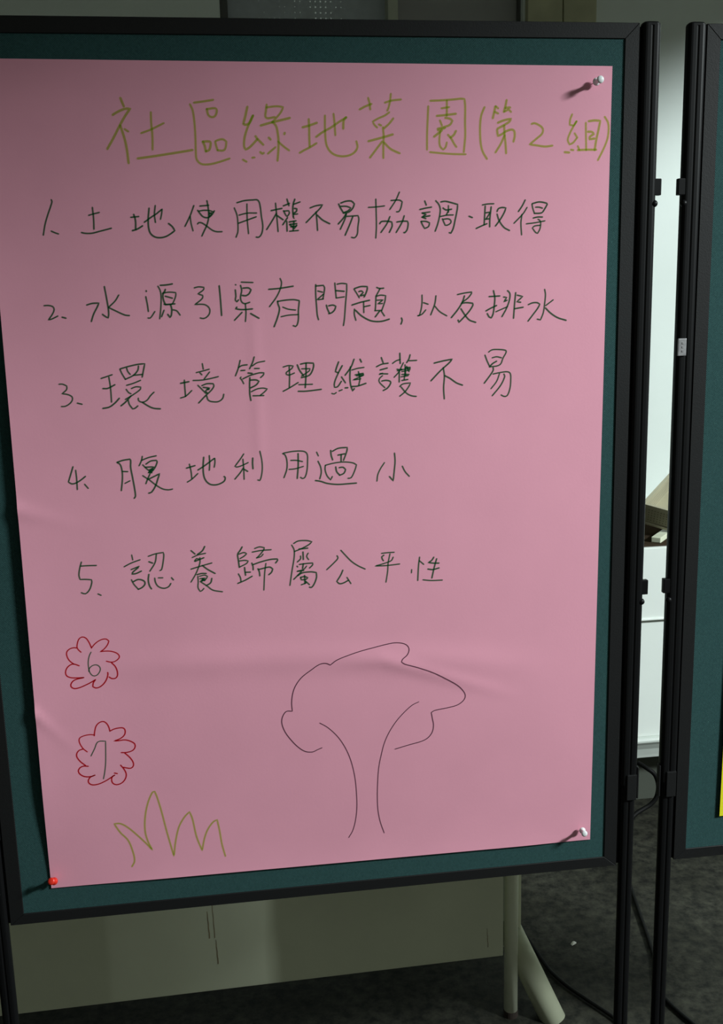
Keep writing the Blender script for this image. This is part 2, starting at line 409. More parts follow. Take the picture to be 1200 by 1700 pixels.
# hand drawn strokes: x z pairs in 0.1 mm on the sheet
INK = {
 'title': """1680 17076 1716 16974
1574 16876 1630 16909 1719 16946 1792 16951 1739 16886 1658 16764 1570 16615 1483 16479
1658 16755 1696 16614 1717 16492 1729 16312
1708 16713 1748 16685
2036 16909 2033 16792 2038 16642 2030 16472
1903 16665 2023 16707 2184 16782
1840 16368 2022 16391 2181 16414 2369 16442 2519 16465
/2565 17021 2649 17031 2802 17054
2515 17003 2545 16932 2560 16763 2561 16602 2557 16450 2562 16355 2609 16302 2688 16292 2798 16310 2970 16362
2718 16946 2734 16876 2772 16852 2817 16866 2840 16932 2822 16956 2718 16946
2648 16564 2670 16516 2681 16445
2648 16564 2732 16564 2746 16545 2722 16464 2681 16450
2801 16563 2813 16506 2826 16463
2812 16573 2892 16592 2940 16563 2926 16487 2900 16458 2826 16460
/3219 16975 3195 16885 3159 16771 3179 16762 3229 16776 3284 16871
3284 16871 3240 16790 3196 16695 3166 16600 3157 16505 3175 16466 3227 16495 3326 16590
3303 16628 3336 16585 3398 16523
3135 16347 3179 16322
3251 16370 3281 16372
3354 16437 3379 16417 3399 16427
3459 16999 3446 16923 3438 16857 3462 16838 3553 16852
3457 16966 3578 16980 3663 16970 3635 16913 3567 16837 3515 16790
3373 16752 3480 16781 3601 16809 3743 16842
3530 16790 3568 16742 3585 16647 3589 16551 3582 16445 3567 16330
3467 16609 3491 16585
3449 16417 3548 16494
3671 16666 3665 16647
3586 16561 3640 16512 3718 16454
/3896 16730 3982 16751 4080 16784
3978 16828 3980 16742 3978 16617 3979 16501
3849 16425 3911 16458 3984 16492 4067 16540
4064 16615 4152 16674 4256 16727 4360 16794 4453 16846
4453 16851 4422 16818 4411 16712
4184 16870 4180 16741 4183 16597 4193 16520 4227 16452 4287 16403 4379 16381 4472 16390 4545 16426 4587 16489 4574 16562
4293 16890 4303 16779 4309 16635
/4624 16942 4692 16976 4779 17009
4737 17081 4754 17019 4761 16942
5028 17129 5016 17038 4994 16961 4978 16928
4949 17024 5032 17048 5156 17062
5004 16909 4946 16870 4863 16836 4790 16798 4810 16759 4845 16726
4867 16764 4897 16750
5054 16836 4996 16769 4933 16716
4918 16730 4926 16633 4920 16497 4917 16356
4728 16561 4827 16585 4941 16614 5045 16643
4904 16556 4824 16459 4744 16362
4929 16546 5011 16468 5130 16413
/5507 16981 5497 16807 5488 16632 5486 16456
5534 17047 5685 17053 5831 17063 5936 17073 5978 17068 5988 16981 5985 16787 5987 16630 5967 16424
5522 16426 5680 16411 5849 16400 5991 16397
5748 17049 5749 16962 5746 16865
5679 16957 5779 16971
5616 16865 5725 16875 5867 16891
5725 16841 5788 16831 5819 16806 5788 16758 5724 16734 5625 16709
5657 16811 5683 16748
5724 16719 5630 16690
5682 16690 5577 16612
5661 16680 5647 16573 5657 16494 5696 16455 5728 16484 5744 16543
5866 16684 5834 16631 5792 16602
5760 16636 5802 16592 5839 16528 5870 16488
/6241 16972 6199 16874 6183 16757 6183 16630 6193 16512 6220 16423 6273 16338
/6384 16982 6368 16913 6350 16835
6389 16982 6421 16957
6379 16913 6421 16894
6532 17059 6516 16982 6495 16913
6516 16962 6580 16967
6506 16918 6559 16943 6591 16913
6416 16781 6496 16811 6592 16830 6571 16796 6507 16757 6411 16708
6406 16693 6417 16619 6475 16644 6528 16678 6603 16698 6635 16678 6641 16619 6625 16549
6501 16747 6507 16629 6518 16540 6528 16406
6507 16629 6454 16520 6385 16417
/6865 16766 6902 16776 6967 16751 7016 16706 7006 16647 6936 16588 6840 16514 6927 16504 7046 16488 7148 16498
/7407 16884 7381 16815 7377 16755 7431 16745 7468 16800
7468 16795 7421 16725 7379 16646 7353 16567 7381 16512 7424 16532 7472 16586
7444 16651 7483 16596
7312 16417 7378 16412
7399 16447 7432 16442
7491 16491 7513 16446
7594 16780 7599 16626 7606 16441
7631 16799 7713 16809 7789 16804 7770 16705 7740 16565 7721 16440
7623 16670 7683 16665 7706 16640 7652 16606 7647 16576 7718 16585
7491 16441 7612 16446 7743 16445
/7848 16854 7894 16784 7906 16705 7893 16585 7847 16465 7768 16315""",
 'line_1': """767 15888 775 15864 709 15702 668 15588 639 15468
737 15515 779 15495 821 15480
/1253 15792 1258 15657 1253 15531
1201 15698 1262 15715 1332 15731
1099 15493 1147 15483 1225 15483 1325 15506 1465 15540
/1710 15668 1809 15677
1749 15704 1766 15631 1761 15519
1719 15507 1779 15524 1849 15564
1873 15607 1977 15677 2018 15700 2096 15758
2101 15762 2092 15704 2074 15641
1942 15776 1924 15648 1921 15551 1939 15473 1991 15428 2060 15417 2130 15431 2192 15464 2242 15500 2217 15547 2170 15588
2020 15807 2003 15696 2010 15603
/2496 15801 2444 15680 2372 15550
2444 15671 2449 15592 2469 15494
2571 15794 2681 15802
2662 15858 2674 15765 2674 15668 2649 15570 2604 15483 2576 15429
2540 15743 2557 15718 2604 15664 2668 15653 2715 15687 2748 15735
2557 15733 2618 15742 2698 15736 2737 15716
2677 15716 2716 15696 2679 15668
2675 15692 2712 15711
2531 15577 2545 15593 2585 15589 2648 15546 2715 15496 2765 15480 2831 15479
/2999 15766 3028 15683 3035 15594 3030 15476 3004 15408
3035 15829 3127 15853 3238 15861 3299 15858 3322 15807 3336 15659 3348 15541 3332 15452 3294 15405 3258 15406
3160 15813 3155 15632 3164 15450
3053 15678 3160 15701 3277 15701
3043 15579 3156 15617 3270 15655
/3521 15819 3531 15647 3540 15469
3461 15728 3600 15754
3526 15691 3466 15598 3395 15496
3535 15667 3610 15614
3668 15867 3690 15785
3619 15784 3699 15814
3768 15865 3745 15802 3737 15723 3742 15649
3750 15802 3833 15830
3619 15725 3643 15675 3662 15653 3693 15694 3685 15724 3624 15720
3758 15752 3789 15747 3782 15713 3746 15693
3745 15679 3797 15683
3667 15640 3602 15552
3655 15596 3655 15472
3739 15649 3749 15629
3685 15586 3773 15599
3694 15556 3782 15564
3704 15526 3776 15535
3747 15595 3733 15481
3689 15556 3749 15505 3781 15545
3686 15472 3800 15480
/3959 15755 4026 15779 4119 15793 4087 15749 4002 15670 3901 15575
4034 15705 4041 15591 4045 15476
4048 15665 4113 15605 4205 15557
/4326 15800 4346 15755 4385 15690
4353 15810 4420 15832 4493 15833 4529 15798 4512 15753 4458 15700 4385 15686
4351 15770 4429 15769 4481 15749 4448 15715 4396 15695
4422 15680 4384 15626 4314 15552
4421 15675 4404 15616 4338 15485
4504 15639 4454 15525 4399 15411
4426 15645 4572 15653 4583 15613 4568 15514 4558 15424 4523 15379 4481 15385
/4710 15753 4814 15758 4919 15769
4808 15854 4810 15660 4809 15510 4798 15370
5005 15835 5120 15838 5151 15816 5134 15746 5107 15697 5076 15695
5117 15938 5068 15837 4987 15723
4852 15548 4874 15574 4958 15578 5010 15568 5015 15517 4976 15438
4988 15636 4947 15548 4866 15439
5076 15567 5147 15576 5216 15575 5226 15545 5209 15464 5177 15430 5166 15435
5175 15644 5147 15566 5066 15436
/5447 15825 5467 15772
5379 15718 5451 15734 5536 15747
5408 15675 5514 15687
5416 15673 5466 15657 5407 15625 5514 15639
5407 15625 5460 15604
5396 15570 5417 15522 5443 15481 5496 15506 5507 15551 5460 15570 5396 15570
5592 15826 5632 15780 5651 15720 5641 15630 5614 15529 5581 15444
5659 15810 5717 15818 5802 15799 5882 15776 5877 15717 5844 15566 5822 15476 5791 15417 5768 15424
5760 15764 5759 15679
5687 15735 5727 15709 5802 15718
5759 15699 5732 15649
5652 15628 5737 15644 5823 15646
5678 15599 5715 15518 5747 15519 5790 15547 5790 15577 5758 15598 5694 15594
/6032 15627 6078 15609
/6211 15766 6284 15778 6365 15780
6250 15753 6241 15612 6236 15516
6330 15742 6312 15591 6310 15489
6258 15667 6311 15674
6263 15591 6311 15662
6252 15586 6301 15591
6128 15471 6198 15501 6274 15530
6409 15681 6425 15716 6479 15732 6527 15725 6511 15679 6458 15589 6387 15498
6409 15650 6436 15569 6501 15481 6578 15439
/6787 15823 6750 15753 6696 15677
6813 15729 6761 15651 6637 15530
6745 15641 6732 15534 6742 15381
6880 15771 6891 15715 6914 15654
6885 15776 6978 15796 7076 15779 7087 15764 7044 15693 7012 15658 6914 15652
6929 15730 6978 15730 7022 15716
6898 15593 6958 15605 7024 15604
6806 15521 6915 15532 7057 15555
6964 15577 6997 15551 6993 15459 6960 15398 6933 15409 6888 15466 6915 15491 6992 15500""",
 'line_2': """577 14614 628 14616 681 14600 695 14565 668 14506 614 14438 654 14447 733 14483
783 14468 830 14454
/1096 14610 1161 14628 1246 14631 1228 14592 1171 14493 1137 14404
1328 14833 1342 14718 1356 14579 1358 14489 1347 14444 1318 14460 1280 14491
1498 14725 1452 14656 1366 14578
1361 14574 1452 14526 1559 14474 1613 14467
/1841 14772 1843 14759
1832 14697 1847 14587 1852 14511
1842 14431 1872 14430 1933 14509
2020 14833 2094 14836 2173 14847
1991 14823 2015 14773 2023 14693 2011 14553 1989 14417
2081 14782 2068 14747
2058 14747 2045 14702 2052 14642 2069 14597
2042 14732 2119 14746 2209 14739 2207 14699 2177 14629 2150 14595 2054 14597
2075 14697 2164 14670
2069 14591 2191 14599
2134 14590 2147 14539 2137 14459 2120 14429 2092 14470
2049 14522 2014 14442
2161 14524 2206 14513 2248 14456
/2445 14792 2501 14804 2567 14796 2560 14766 2486 14717 2546 14696 2544 14666 2502 14626 2438 14583 2520 14586 2580 14574 2624 14528 2620 14467 2582 14422 2540 14406 2500 14414
2761 14812 2768 14656 2773 14438
/2969 14822 2973 14817
2963 14757 2966 14671 2957 14631 2976 14605 2998 14630
3044 14851 3192 14843
3032 14811 3044 14750 3025 14660 3037 14604 3072 14580 3140 14596
3061 14775 3133 14777 3163 14753 3140 14708 3098 14680 3046 14685
3083 14577 3086 14465 3074 14354
2973 14539 2954 14520 3007 14508 3090 14506 3172 14512
3036 14472 2934 14373
3144 14454 3250 14390
/3389 14753 3524 14762 3707 14786
3542 14886 3558 14840 3545 14770 3489 14659 3391 14534
3499 14603 3501 14567 3519 14506 3489 14394 3440 14277
3497 14598 3591 14611 3706 14616 3778 14602 3778 14586 3763 14479 3759 14367 3741 14295 3719 14273 3688 14286
3562 14525 3628 14498 3727 14483
3536 14403 3636 14421 3761 14425
/3999 14800 3995 14678 4001 14525 4007 14412 4021 14352
3999 14782 4098 14788 4113 14757 4100 14676 4087 14615
4023 14718 4085 14702
4095 14676 4008 14606 4093 14615
4248 14815 4254 14723 4261 14626
4277 14799 4340 14808 4403 14800 4401 14720 4380 14536 4361 14351 4346 14269
4259 14718 4369 14706
4261 14624 4367 14636
4130 14537 4141 14490 4166 14433
4158 14526 4216 14535 4253 14519 4236 14473 4198 14438 4158 14426
/4496 14733 4532 14676 4564 14619
4502 14738 4587 14762 4671 14760 4671 14725 4637 14643 4626 14628
4559 14698 4596 14706 4617 14685 4568 14640 4626 14654
4464 14529 4582 14562 4699 14585
4619 14566 4619 14427
4628 14504 4703 14518
4497 14477 4493 14410 4512 14332
4510 14461 4588 14387 4693 14327 4778 14309 4864 14312 4956 14336
4796 14747 4830 14733 4889 14735
4841 14731 4791 14645
4785 14640 4778 14527 4771 14454
4791 14634 4849 14647 4913 14639 4901 14565 4856 14447
4795 14583 4880 14586 4805 14536 4869 14540
4765 14449 4856 14452
4829 14443 4769 14369
4851 14442 4892 14379
/5117 14347 5127 14316 5110 14267
/5397 14636 5396 14543 5385 14460 5360 14372 5333 14368 5392 14387 5445 14443
5416 14537 5478 14515
5584 14622 5567 14518 5511 14376
5569 14487 5631 14417 5728 14358
/5873 14631 5969 14649 6067 14660 6061 14637 6012 14580 5936 14530
5969 14613 5936 14525 5870 14427 5788 14333
5925 14515 5990 14524 6078 14514 6083 14490 6034 14413 5946 14321 5891 14269 5880 14301
5919 14447 5968 14372 6033 14297 6121 14263
/6302 14595 6450 14600
6362 14672 6381 14582 6373 14467 6357 14363 6333 14316 6302 14332 6278 14375
6260 14409 6324 14442 6406 14477
6500 14585 6544 14579 6505 14522 6549 14542
6554 14667 6587 14630 6579 14536 6539 14432 6479 14328
6396 14395 6467 14423 6555 14458
6667 14639 6654 14513 6639 14303
6687 14605 6764 14586 6682 14518 6737 14511
6655 14429 6771 14445
/6841 14477 6898 14499 6965 14500 7000 14479 6976 14432 6911 14349 6839 14260
7065 14672 7077 14608 7067 14482 7050 14366 7012 14272 6967 14284
7185 14532 7082 14459
7079 14429 7145 14364 7246 14298 7370 14257""",
 'line_3': """679 13632 724 13631 772 13605 768 13562 704 13508 763 13501 826 13468 828 13427 794 13382 731 13348 686 13348
885 13384 944 13366
/1205 13686 1346 13729
1303 13698 1314 13564 1314 13380
1217 13557 1278 13557 1372 13601
1199 13303 1281 13317 1355 13366 1415 13426
1448 13795 1472 13733 1508 13665
1452 13800 1560 13828 1683 13851 1764 13855 1744 13776 1721 13686
1533 13808 1545 13762 1573 13725
1683 13829 1673 13778 1613 13713 1508 13665
1613 13713 1725 13720
1518 13588 1606 13611 1698 13646
1576 13545 1633 13565 1694 13559 1687 13530 1586 13461 1490 13408
1509 13537 1537 13494 1566 13478
1565 13452 1488 13372 1429 13327
1525 13396 1537 13339 1574 13283 1605 13290 1642 13319
1858 13488 1809 13443 1764 13388 1701 13364 1657 13386 1654 13418
1701 13364 1770 13315 1839 13281 1926 13270
/2202 13590 2311 13607
2253 13630 2254 13510 2257 13417
2191 13400 2260 13422 2341 13492
2494 13834 2503 13761
2411 13721 2483 13736 2578 13759
2457 13716 2481 13690
2581 13723 2509 13637
2364 13621 2477 13622 2592 13639 2691 13660
2422 13557 2471 13503 2520 13449
2473 13550 2537 13573 2619 13571 2628 13539 2583 13478 2524 13428 2420 13327
2488 13528 2575 13515 2517 13491 2564 13500
2516 13480 2540 13448
2528 13417 2546 13359 2607 13336 2680 13338 2734 13378 2749 13430
/2982 13860 2951 13752 2912 13662
2956 13767 2999 13792 3070 13800
2984 13728 3038 13730
3166 13899 3142 13829 3099 13747
3134 13782 3199 13822 3299 13840
3164 13750 3225 13748
3076 13694 3130 13686
2984 13644 2971 13632 2995 13600 3014 13557
3007 13620 3097 13659 3224 13691 3282 13689 3276 13663 3237 13630
3098 13633 3090 13539 3088 13413 3098 13334
3103 13601 3178 13601 3214 13582 3176 13536 3101 13499
3109 13449 3184 13483 3268 13491 3318 13478 3276 13438 3222 13398
3127 13396 3269 13394
/3537 13756 3606 13773 3669 13765 3646 13730 3576 13685 3575 13659 3612 13649 3681 13674
3616 13757 3617 13647 3608 13489
3524 13440 3605 13479 3726 13548
3722 13779 3751 13705 3801 13635
3765 13786 3839 13799 3934 13794 3938 13762 3920 13700 3876 13638 3769 13610
3839 13797 3834 13660 3817 13477
3778 13725 3889 13724 3878 13696 3775 13631
3734 13520 3829 13519 3914 13519
3722 13433 3826 13431 4029 13448
/4269 13801 4235 13716 4223 13674 4260 13657 4316 13750
4265 13662 4220 13569 4202 13506 4206 13469 4244 13473 4299 13545
4301 13603 4352 13522
4166 13390 4198 13381 4226 13399
4264 13419 4305 13433
4345 13456 4383 13457
4475 13829 4433 13730 4350 13622
4424 13731 4413 13594 4421 13488 4446 13412 4469 13443
4553 13827 4572 13787
4443 13688 4518 13707 4604 13717
4484 13623 4592 13641 4597 13614 4450 13556 4558 13568
4528 13664 4547 13579 4529 13484
4500 13612 4580 13609
4527 13627 4591 13625
4437 13471 4512 13474 4626 13507
/4838 13839 4862 13770
4771 13720 4842 13751 4929 13762
4819 13676 4917 13699
4809 13618 4850 13632
4818 13628 4921 13621
4850 13600 4806 13559 4805 13517 4879 13440
4838 13529 4892 13537 4951 13523 4958 13496 4912 13433 4855 13403
4988 13757 5037 13790 5092 13805
5088 13889 5091 13752
5226 13864 5211 13812 5178 13760
5211 13785 5314 13787
5134 13761 5101 13698 5067 13636 5006 13574
5046 13679 5111 13666
5051 13658 5111 13677
5078 13657 5074 13508
5156 13734 5164 13590
5161 13697 5226 13700 5220 13663 5111 13645
5089 13667 5220 13684
5177 13712 5209 13642
5110 13608 5208 13605
5099 13576 5197 13589
5109 13528 5191 13538
5161 13697 5142 13537
5080 13449 5119 13480 5226 13492 5206 13450 5150 13377 5078 13320
5097 13443 5172 13355 5237 13320 5302 13309
/5550 13743 5669 13768 5798 13788 5756 13741 5635 13639 5504 13509
5674 13680 5689 13573 5677 13412 5685 13261
5695 13572 5766 13533 5854 13470 5937 13437
/6247 13828 6275 13752 6314 13670
6297 13866 6341 13894 6430 13897 6530 13883 6541 13861 6497 13782 6453 13693 6309 13668
6347 13789 6408 13801 6475 13785
6320 13681 6353 13712 6408 13742
6359 13658 6362 13626 6331 13573 6236 13452
6359 13572 6453 13588 6554 13596 6596 13575 6605 13488 6594 13369 6555 13273 6511 13266 6471 13287
6448 13574 6409 13473 6331 13376
6509 13567 6521 13534 6465 13417 6348 13280""",
 'line_4': """768 12565 735 12474 696 12369 735 12341 787 12349 850 12383 915 12431
798 12518 802 12417 800 12263
897 12328 939 12271
/1332 12592 1366 12566 1385 12475 1381 12369 1357 12220
1327 12595 1400 12618 1494 12630 1503 12613 1497 12523 1513 12384 1529 12233 1533 12136 1515 12110
1390 12473 1457 12467
1410 12314 1476 12345
1655 12660 1642 12607 1606 12538
1642 12607 1732 12640 1834 12659
1695 12555 1760 12594 1832 12599 1841 12577 1805 12499 1750 12437
1653 12548 1701 12493 1741 12459
1682 12515 1796 12515 1718 12439 1765 12436 1732 12481 1774 12489
1724 12444 1783 12478
1738 12422 1703 12354 1678 12296
1644 12405 1713 12353
1713 12353 1863 12421 1838 12358 1801 12263 1743 12180 1706 12169
1723 12347 1812 12268 1892 12216 1964 12201 2017 12208
/2213 12478 2327 12507
2255 12530 2271 12434 2276 12337
2215 12292 2275 12327 2358 12400
2361 12446 2453 12501 2584 12592
2589 12592 2589 12538 2576 12474
2446 12614 2431 12481 2435 12362 2463 12291 2513 12248 2576 12237 2640 12250 2700 12285 2713 12328 2698 12345
2520 12632 2520 12530 2510 12436
/2971 12634 2931 12577 2847 12473 2873 12463 2937 12479 3024 12516
2957 12565 2962 12435 2961 12294
2957 12446 2912 12383 2839 12302
2967 12429 3013 12398
3087 12575 3082 12505 3084 12429
3185 12662 3206 12532 3206 12413 3185 12305 3167 12268 3141 12277
/3485 12617 3518 12594 3538 12512 3532 12404 3490 12291
3498 12622 3627 12640 3766 12634 3810 12597 3813 12499 3800 12369 3770 12283 3737 12269 3711 12286
3690 12608 3686 12451 3667 12272
3590 12520 3665 12517 3745 12497
3562 12400 3640 12404 3754 12431
/3938 12616 3960 12564
3953 12493 3985 12415 3992 12339 3969 12252
3909 12233 3979 12219 4065 12187 4206 12166 4348 12168 4464 12172
4128 12632 4133 12561 4151 12501
4149 12617 4231 12655 4351 12661 4347 12617 4297 12489
4223 12563 4316 12577
4267 12566 4264 12479
4051 12434 4044 12380 4068 12291 4115 12232 4139 12277
4051 12434 4160 12457 4291 12467 4421 12450 4470 12421 4452 12361 4394 12249 4350 12243
4189 12406 4200 12340 4237 12294
4235 12393 4289 12396 4321 12362 4298 12314 4237 12289
/4852 12433 4792 12346 4757 12270 4744 12185
4992 12557 4998 12447 4984 12315 4967 12177 4916 12241
5096 12374 5133 12297 5190 12230""",
 'line_5': """777 11292 750 11211 732 11113 743 11057 821 11053 888 11043 890 11004 852 10907 796 10857 745 10875
768 11238 856 11238 965 11234
957 10844 997 10822
/1431 11349 1441 11280
1323 11194 1415 11238 1535 11277
1411 11150 1517 11188
1505 11172 1433 11115 1417 11088 1468 11091 1544 11122
1405 11011 1432 10948 1485 10876
1429 10982 1494 11009 1567 10985 1580 10945 1540 10897 1485 10873
1646 11318 1738 11346 1844 11359 1850 11323 1834 11224 1808 11126 1786 11114
1753 11340 1730 11230 1654 11113
1647 11244 1698 11221
1638 11072 1625 10992 1636 10913 1660 10867
1711 11015 1718 10953 1752 10895 1824 10866 1889 10886 1919 10929
1759 11015 1817 11012
1931 11007 1956 10974
/2210 11364 2261 11313
2394 11411 2359 11352 2292 11306
2221 11268 2303 11300 2400 11316
2250 11219 2278 11251 2320 11237
2255 11213 2320 11237 2375 11256
2322 11260 2317 11182 2256 11040 2186 10930
2196 11109 2272 11129 2380 11156 2476 11178
2348 11152 2409 11098 2513 11030
2271 11028 2331 11041 2395 11037
2281 11005 2282 10927 2275 10848 2301 10793 2329 10806 2352 10832
2302 11004 2373 11016 2409 10997 2391 10965 2325 10930
2306 10970 2381 10977 2315 10941 2380 10949
2338 10968 2368 10938
2309 10931 2397 10863 2469 10802 2597 10770
2465 10966 2447 10905 2386 10870
/2891 11377 2862 11329 2827 11280 2832 11196 2840 11095
2843 11279 2914 11298 2946 11279 2912 11248 2856 11217
2844 11184 2920 11189 2963 11177 2940 11145 2845 11100
2910 11091 2913 11034 2919 10980
2918 11023 2986 11021
2823 11006 2849 10948 2852 10897
2808 10874 2907 10911 3007 10963
3057 11345 3123 11364 3187 11349 3175 11316 3106 11236 3078 11213
3022 11297 3142 11313 3278 11316
3167 11261 3138 11229 3078 11213
3010 11147 3024 11095 3024 11050
3025 11123 3135 11156 3267 11182 3354 11183 3359 11165 3330 11128
3088 11063 3105 11023 3110 10960
3098 11051 3164 11064 3251 11076 3288 11046 3270 11002 3231 10970
3199 11130 3177 10996 3156 10759
/3557 11365 3588 11296 3583 11183 3550 11016 3512 10803
3585 11385 3647 11416 3767 11415 3832 11396 3798 11362 3698 11312 3592 11273
3653 11303 3774 11310
3707 11261 3708 11154
3672 11206 3671 11167 3625 11125
3777 11240 3754 11196 3780 11149
3618 11068 3628 11054
3651 11089 3734 11096 3833 11099 3832 11073 3787 11030
3706 11097 3693 11030
3749 11061 3709 11018 3620 10995
3620 10995 3709 11001
3675 10986 3567 10884
3624 10932 3685 10968 3807 10976 3878 10962 3879 10894 3845 10805 3805 10756 3777 10763
3661 10907 3717 10915 3760 10895 3732 10874 3671 10872 3661 10907
3717 10932 3718 10813
3668 10802 3735 10823 3720 10858 3779 10797
/4169 11181 4182 11149 4142 11100 4023 10993
4224 11254 4289 11176 4364 11092 4451 11025 4553 10970
4244 10974 4214 10908 4156 10820 4189 10786 4245 10791 4318 10827
4297 10868 4350 10776
/4785 11178 4869 11183 4961 11183
4818 11151 4787 11130 4794 11096 4810 11072
4946 11116 4923 11071 4877 11051 4776 11023 4691 11005 4843 11002 5034 11013
4902 11164 4875 11040 4864 10914 4838 10766
/5202 10923 5198 10877
5316 11094 5299 10969 5285 10762
5312 11043 5373 10987
5516 11082 5487 11038 5436 11009 5510 10997 5589 10992
5556 11057 5520 10933 5485 10784
5429 10917 5497 10905 5589 10923
5359 10767 5473 10750 5633 10746""",
 'flower_6': """678 10052 652 10080 632 10119 640 10178 664 10236 706 10263 752 10247 787 10193 820 10098
821 10106 880 10166 955 10207 1019 10211 1052 10179 1028 10125 977 10069 927 10039 983 10043 1070 10035 1147 10001 1176 9957 1157 9919 1099 9885 1051 9884 1000 9901
1066 9874 1110 9820 1133 9749 1129 9680 1098 9648 1050 9651 1020 9675
1005 9741 1007 9715 986 9648 941 9582 882 9539 833 9531 795 9554 807 9609 843 9654 776 9616 693 9579 612 9551 548 9547 510 9580 522 9631 573 9670 686 9692
686 9692 607 9694 520 9704 467 9734 455 9782 476 9841 518 9880 567 9894 640 9863
574 9889 516 9949 490 10019 494 10070 536 10109 592 10122 627 10115""",
 'number_6': """808 10043 780 9989 762 9914 760 9828 771 9759 807 9709 855 9709 898 9753 913 9800 896 9840 858 9860 809 9850 767 9811 760 9772""",
 'flower_7': """762 8844 771 8905 801 8991 853 9035 902 9040 940 9006 964 8951 974 8893
974 8893 1031 8919 1112 8930 1160 8921 1178 8880 1162 8819 1101 8771 1018 8745 1083 8744 1165 8748 1244 8719 1294 8675 1291 8622 1251 8580 1168 8561 1103 8566
1151 8553 1212 8485 1252 8410 1253 8356 1218 8323 1153 8334 1117 8346
1081 8381 1119 8323 1147 8249 1134 8178 1080 8115 1005 8095 958 8122 945 8168 957 8221 991 8240
991 8240 939 8209 863 8166 770 8130 688 8124 642 8151 633 8196 665 8243 732 8268 674 8251 593 8258 531 8300 511 8351 539 8397 589 8415 649 8406
613 8422 546 8490 507 8565 515 8618 550 8654 595 8664
651 8619 600 8672 559 8764 564 8826 622 8856 704 8867 763 8857
989 8272 1029 8259""",
 'number_7': """696 8553 753 8659 804 8752 905 8753 896 8602 882 8425 860 8293 837 8200""",
 'grass': """1128 6822 1169 6903 1158 7041 1102 7234 1005 7363 931 7505 1014 7500 1115 7428 1243 7288 1356 7149 1427 7048 1374 7190 1346 7346 1360 7564 1412 7778 1483 7930 1514 7944 1540 7866 1587 7644 1643 7316 1720 6923 1757 7151 1816 7367 1901 7512 1975 7586 2008 7484 2053 7190 2119 6969 2159 7145 2213 7285 2297 7397 2353 7425 2376 7278 2403 7034 2441 6849""",
 'tree_a': """3875 8397 3810 8373 3738 8344 3638 8361 3541 8434 3446 8548 3366 8676 3325 8800 3329 8890 3370 8969 3406 8991 3476 8983 3471 9103 3489 9236 3532 9351 3621 9470 3765 9578 3866 9644 3937 9661 3993 9649 4027 9628 4121 9695 4278 9751 4449 9798 4621 9833 4907 9882 5021 9876 5107 9843 5144 9781 5119 9701 5046 9639 5031 9603 5074 9570 5246 9508 5476 9410 5665 9301 5840 9182 5927 9084 5954 9013 5927 8946 5838 8884 5691 8853 5500 8827 5455 8800 5469 8715 5486 8606 5467 8500 5407 8420 5319 8374 5142 8335 4921 8284""",
 'tree_b': """3854 8776 3969 8695 4106 8542 4212 8356 4286 8147 4335 7887 4352 7628 4352 7421 4326 7215 4282 7062 4222 6960
5275 8978 5180 8936 5061 8835 4944 8707 4839 8547 4770 8393 4724 8224 4683 8026 4662 7788 4653 7548 4660 7339 4689 7162 4743 6981""",
}


def smooth_path(p):
    """Catmull-Rom through the points, keeping real corners"""
    n = len(p)
    if n < 3: 
        segs = [(p[0], p[1])]
    corner = [True] * n
    for i in range(1, n - 1):
        a = (p[i] - p[i - 1]).normalized(); b = (p[i + 1] - p[i]).normalized()
        corner[i] = a.dot(b) < 0.42
    out = [p[0]]
    for i in range(n - 1):
        p1, p2 = p[i], p[i + 1]; L = (p2 - p1).length
        t1 = (p2 - p1) if corner[i] else (p2 - p[i - 1]).normalized() * L
        t2 = (p2 - p1) if corner[i + 1] else (p[i + 2] - p1).normalized() * L
        k = max(2, int(L / 0.0028) + 1)
        for s in range(1, k + 1):
            t = s / k; t_2 = t * t; t_3 = t_2 * t
            out.append(p1 * (2 * t_3 - 3 * t_2 + 1) + t1 * (t_3 - 2 * t_2 + t) + p2 * (-2 * t_3 + 3 * t_2) + t2 * (t_3 - t_2))
    return out
def ink(name, data, width, mt, label=None):
    bm = bmesh.new(); lay = 0
    for _ in (0,):
        for line in data.strip().split('\n'):
            q = [int(v) * 1e-4 for v in line.split()]
            pts = smooth_path([Vector((q[i], q[i + 1])) for i in range(0, len(q), 2)])
            prev = None; N = len(pts); lay += 1
            base = 0.00030 + 0.0000012 * (lay % 60)
            # extend the ends by a pen radius and round them
            d0 = (pts[0] - pts[1]).normalized(); d1 = (pts[-1] - pts[-2]).normalized()
            pts = [pts[0] + d0 * width * .42] + pts + [pts[-1] + d1 * width * .42]
            N = len(pts)
            press = random.uniform(0.9, 1.1)
            for i, c in enumerate(pts):
                a = pts[max(i - 1, 0)]; b = pts[min(i + 1, N - 1)]
                d = (b - a)
                if d.length < 1e-7: continue
                d.normalize(); nrm = Vector((-d.y, d.x))
                hw = width / 2 * press * (0.35 if i in (0, N - 1) else 1.0)
                l = c + nrm * hw; r = c - nrm * hw
                off = base + 0.0000006 * min(i, 60)
                vl = bm.verts.new((l.x, 0.0002 - disp(c.x, c.y) - off, l.y)); vr = bm.verts.new((r.x, 0.0002 - disp(c.x, c.y) - off, r.y))
                if prev: bm.faces.new((prev[0], prev[1], vr, vl))
                prev = (vl, vr)
    o = link(name, bm, mt, poster)
    if label: o['label'] = label
    return o
I_LG = ink_mat('light_green_ink', (0.78, 0.94, 0.50), (0.24, 0.46, 0.04), 0.16)
I_DG = ink_mat('dark_green_ink', (0.33, 0.46, 0.37), (0.005, 0.15, 0.045), 0.30)
I_RD = ink_mat('red_ink', (0.72, 0.16, 0.18), (0.45, 0.0, 0.01), 0.15)
I_BK = ink_mat('black_ink', (0.30, 0.26, 0.30), (0.02, 0.02, 0.02), 0.2)
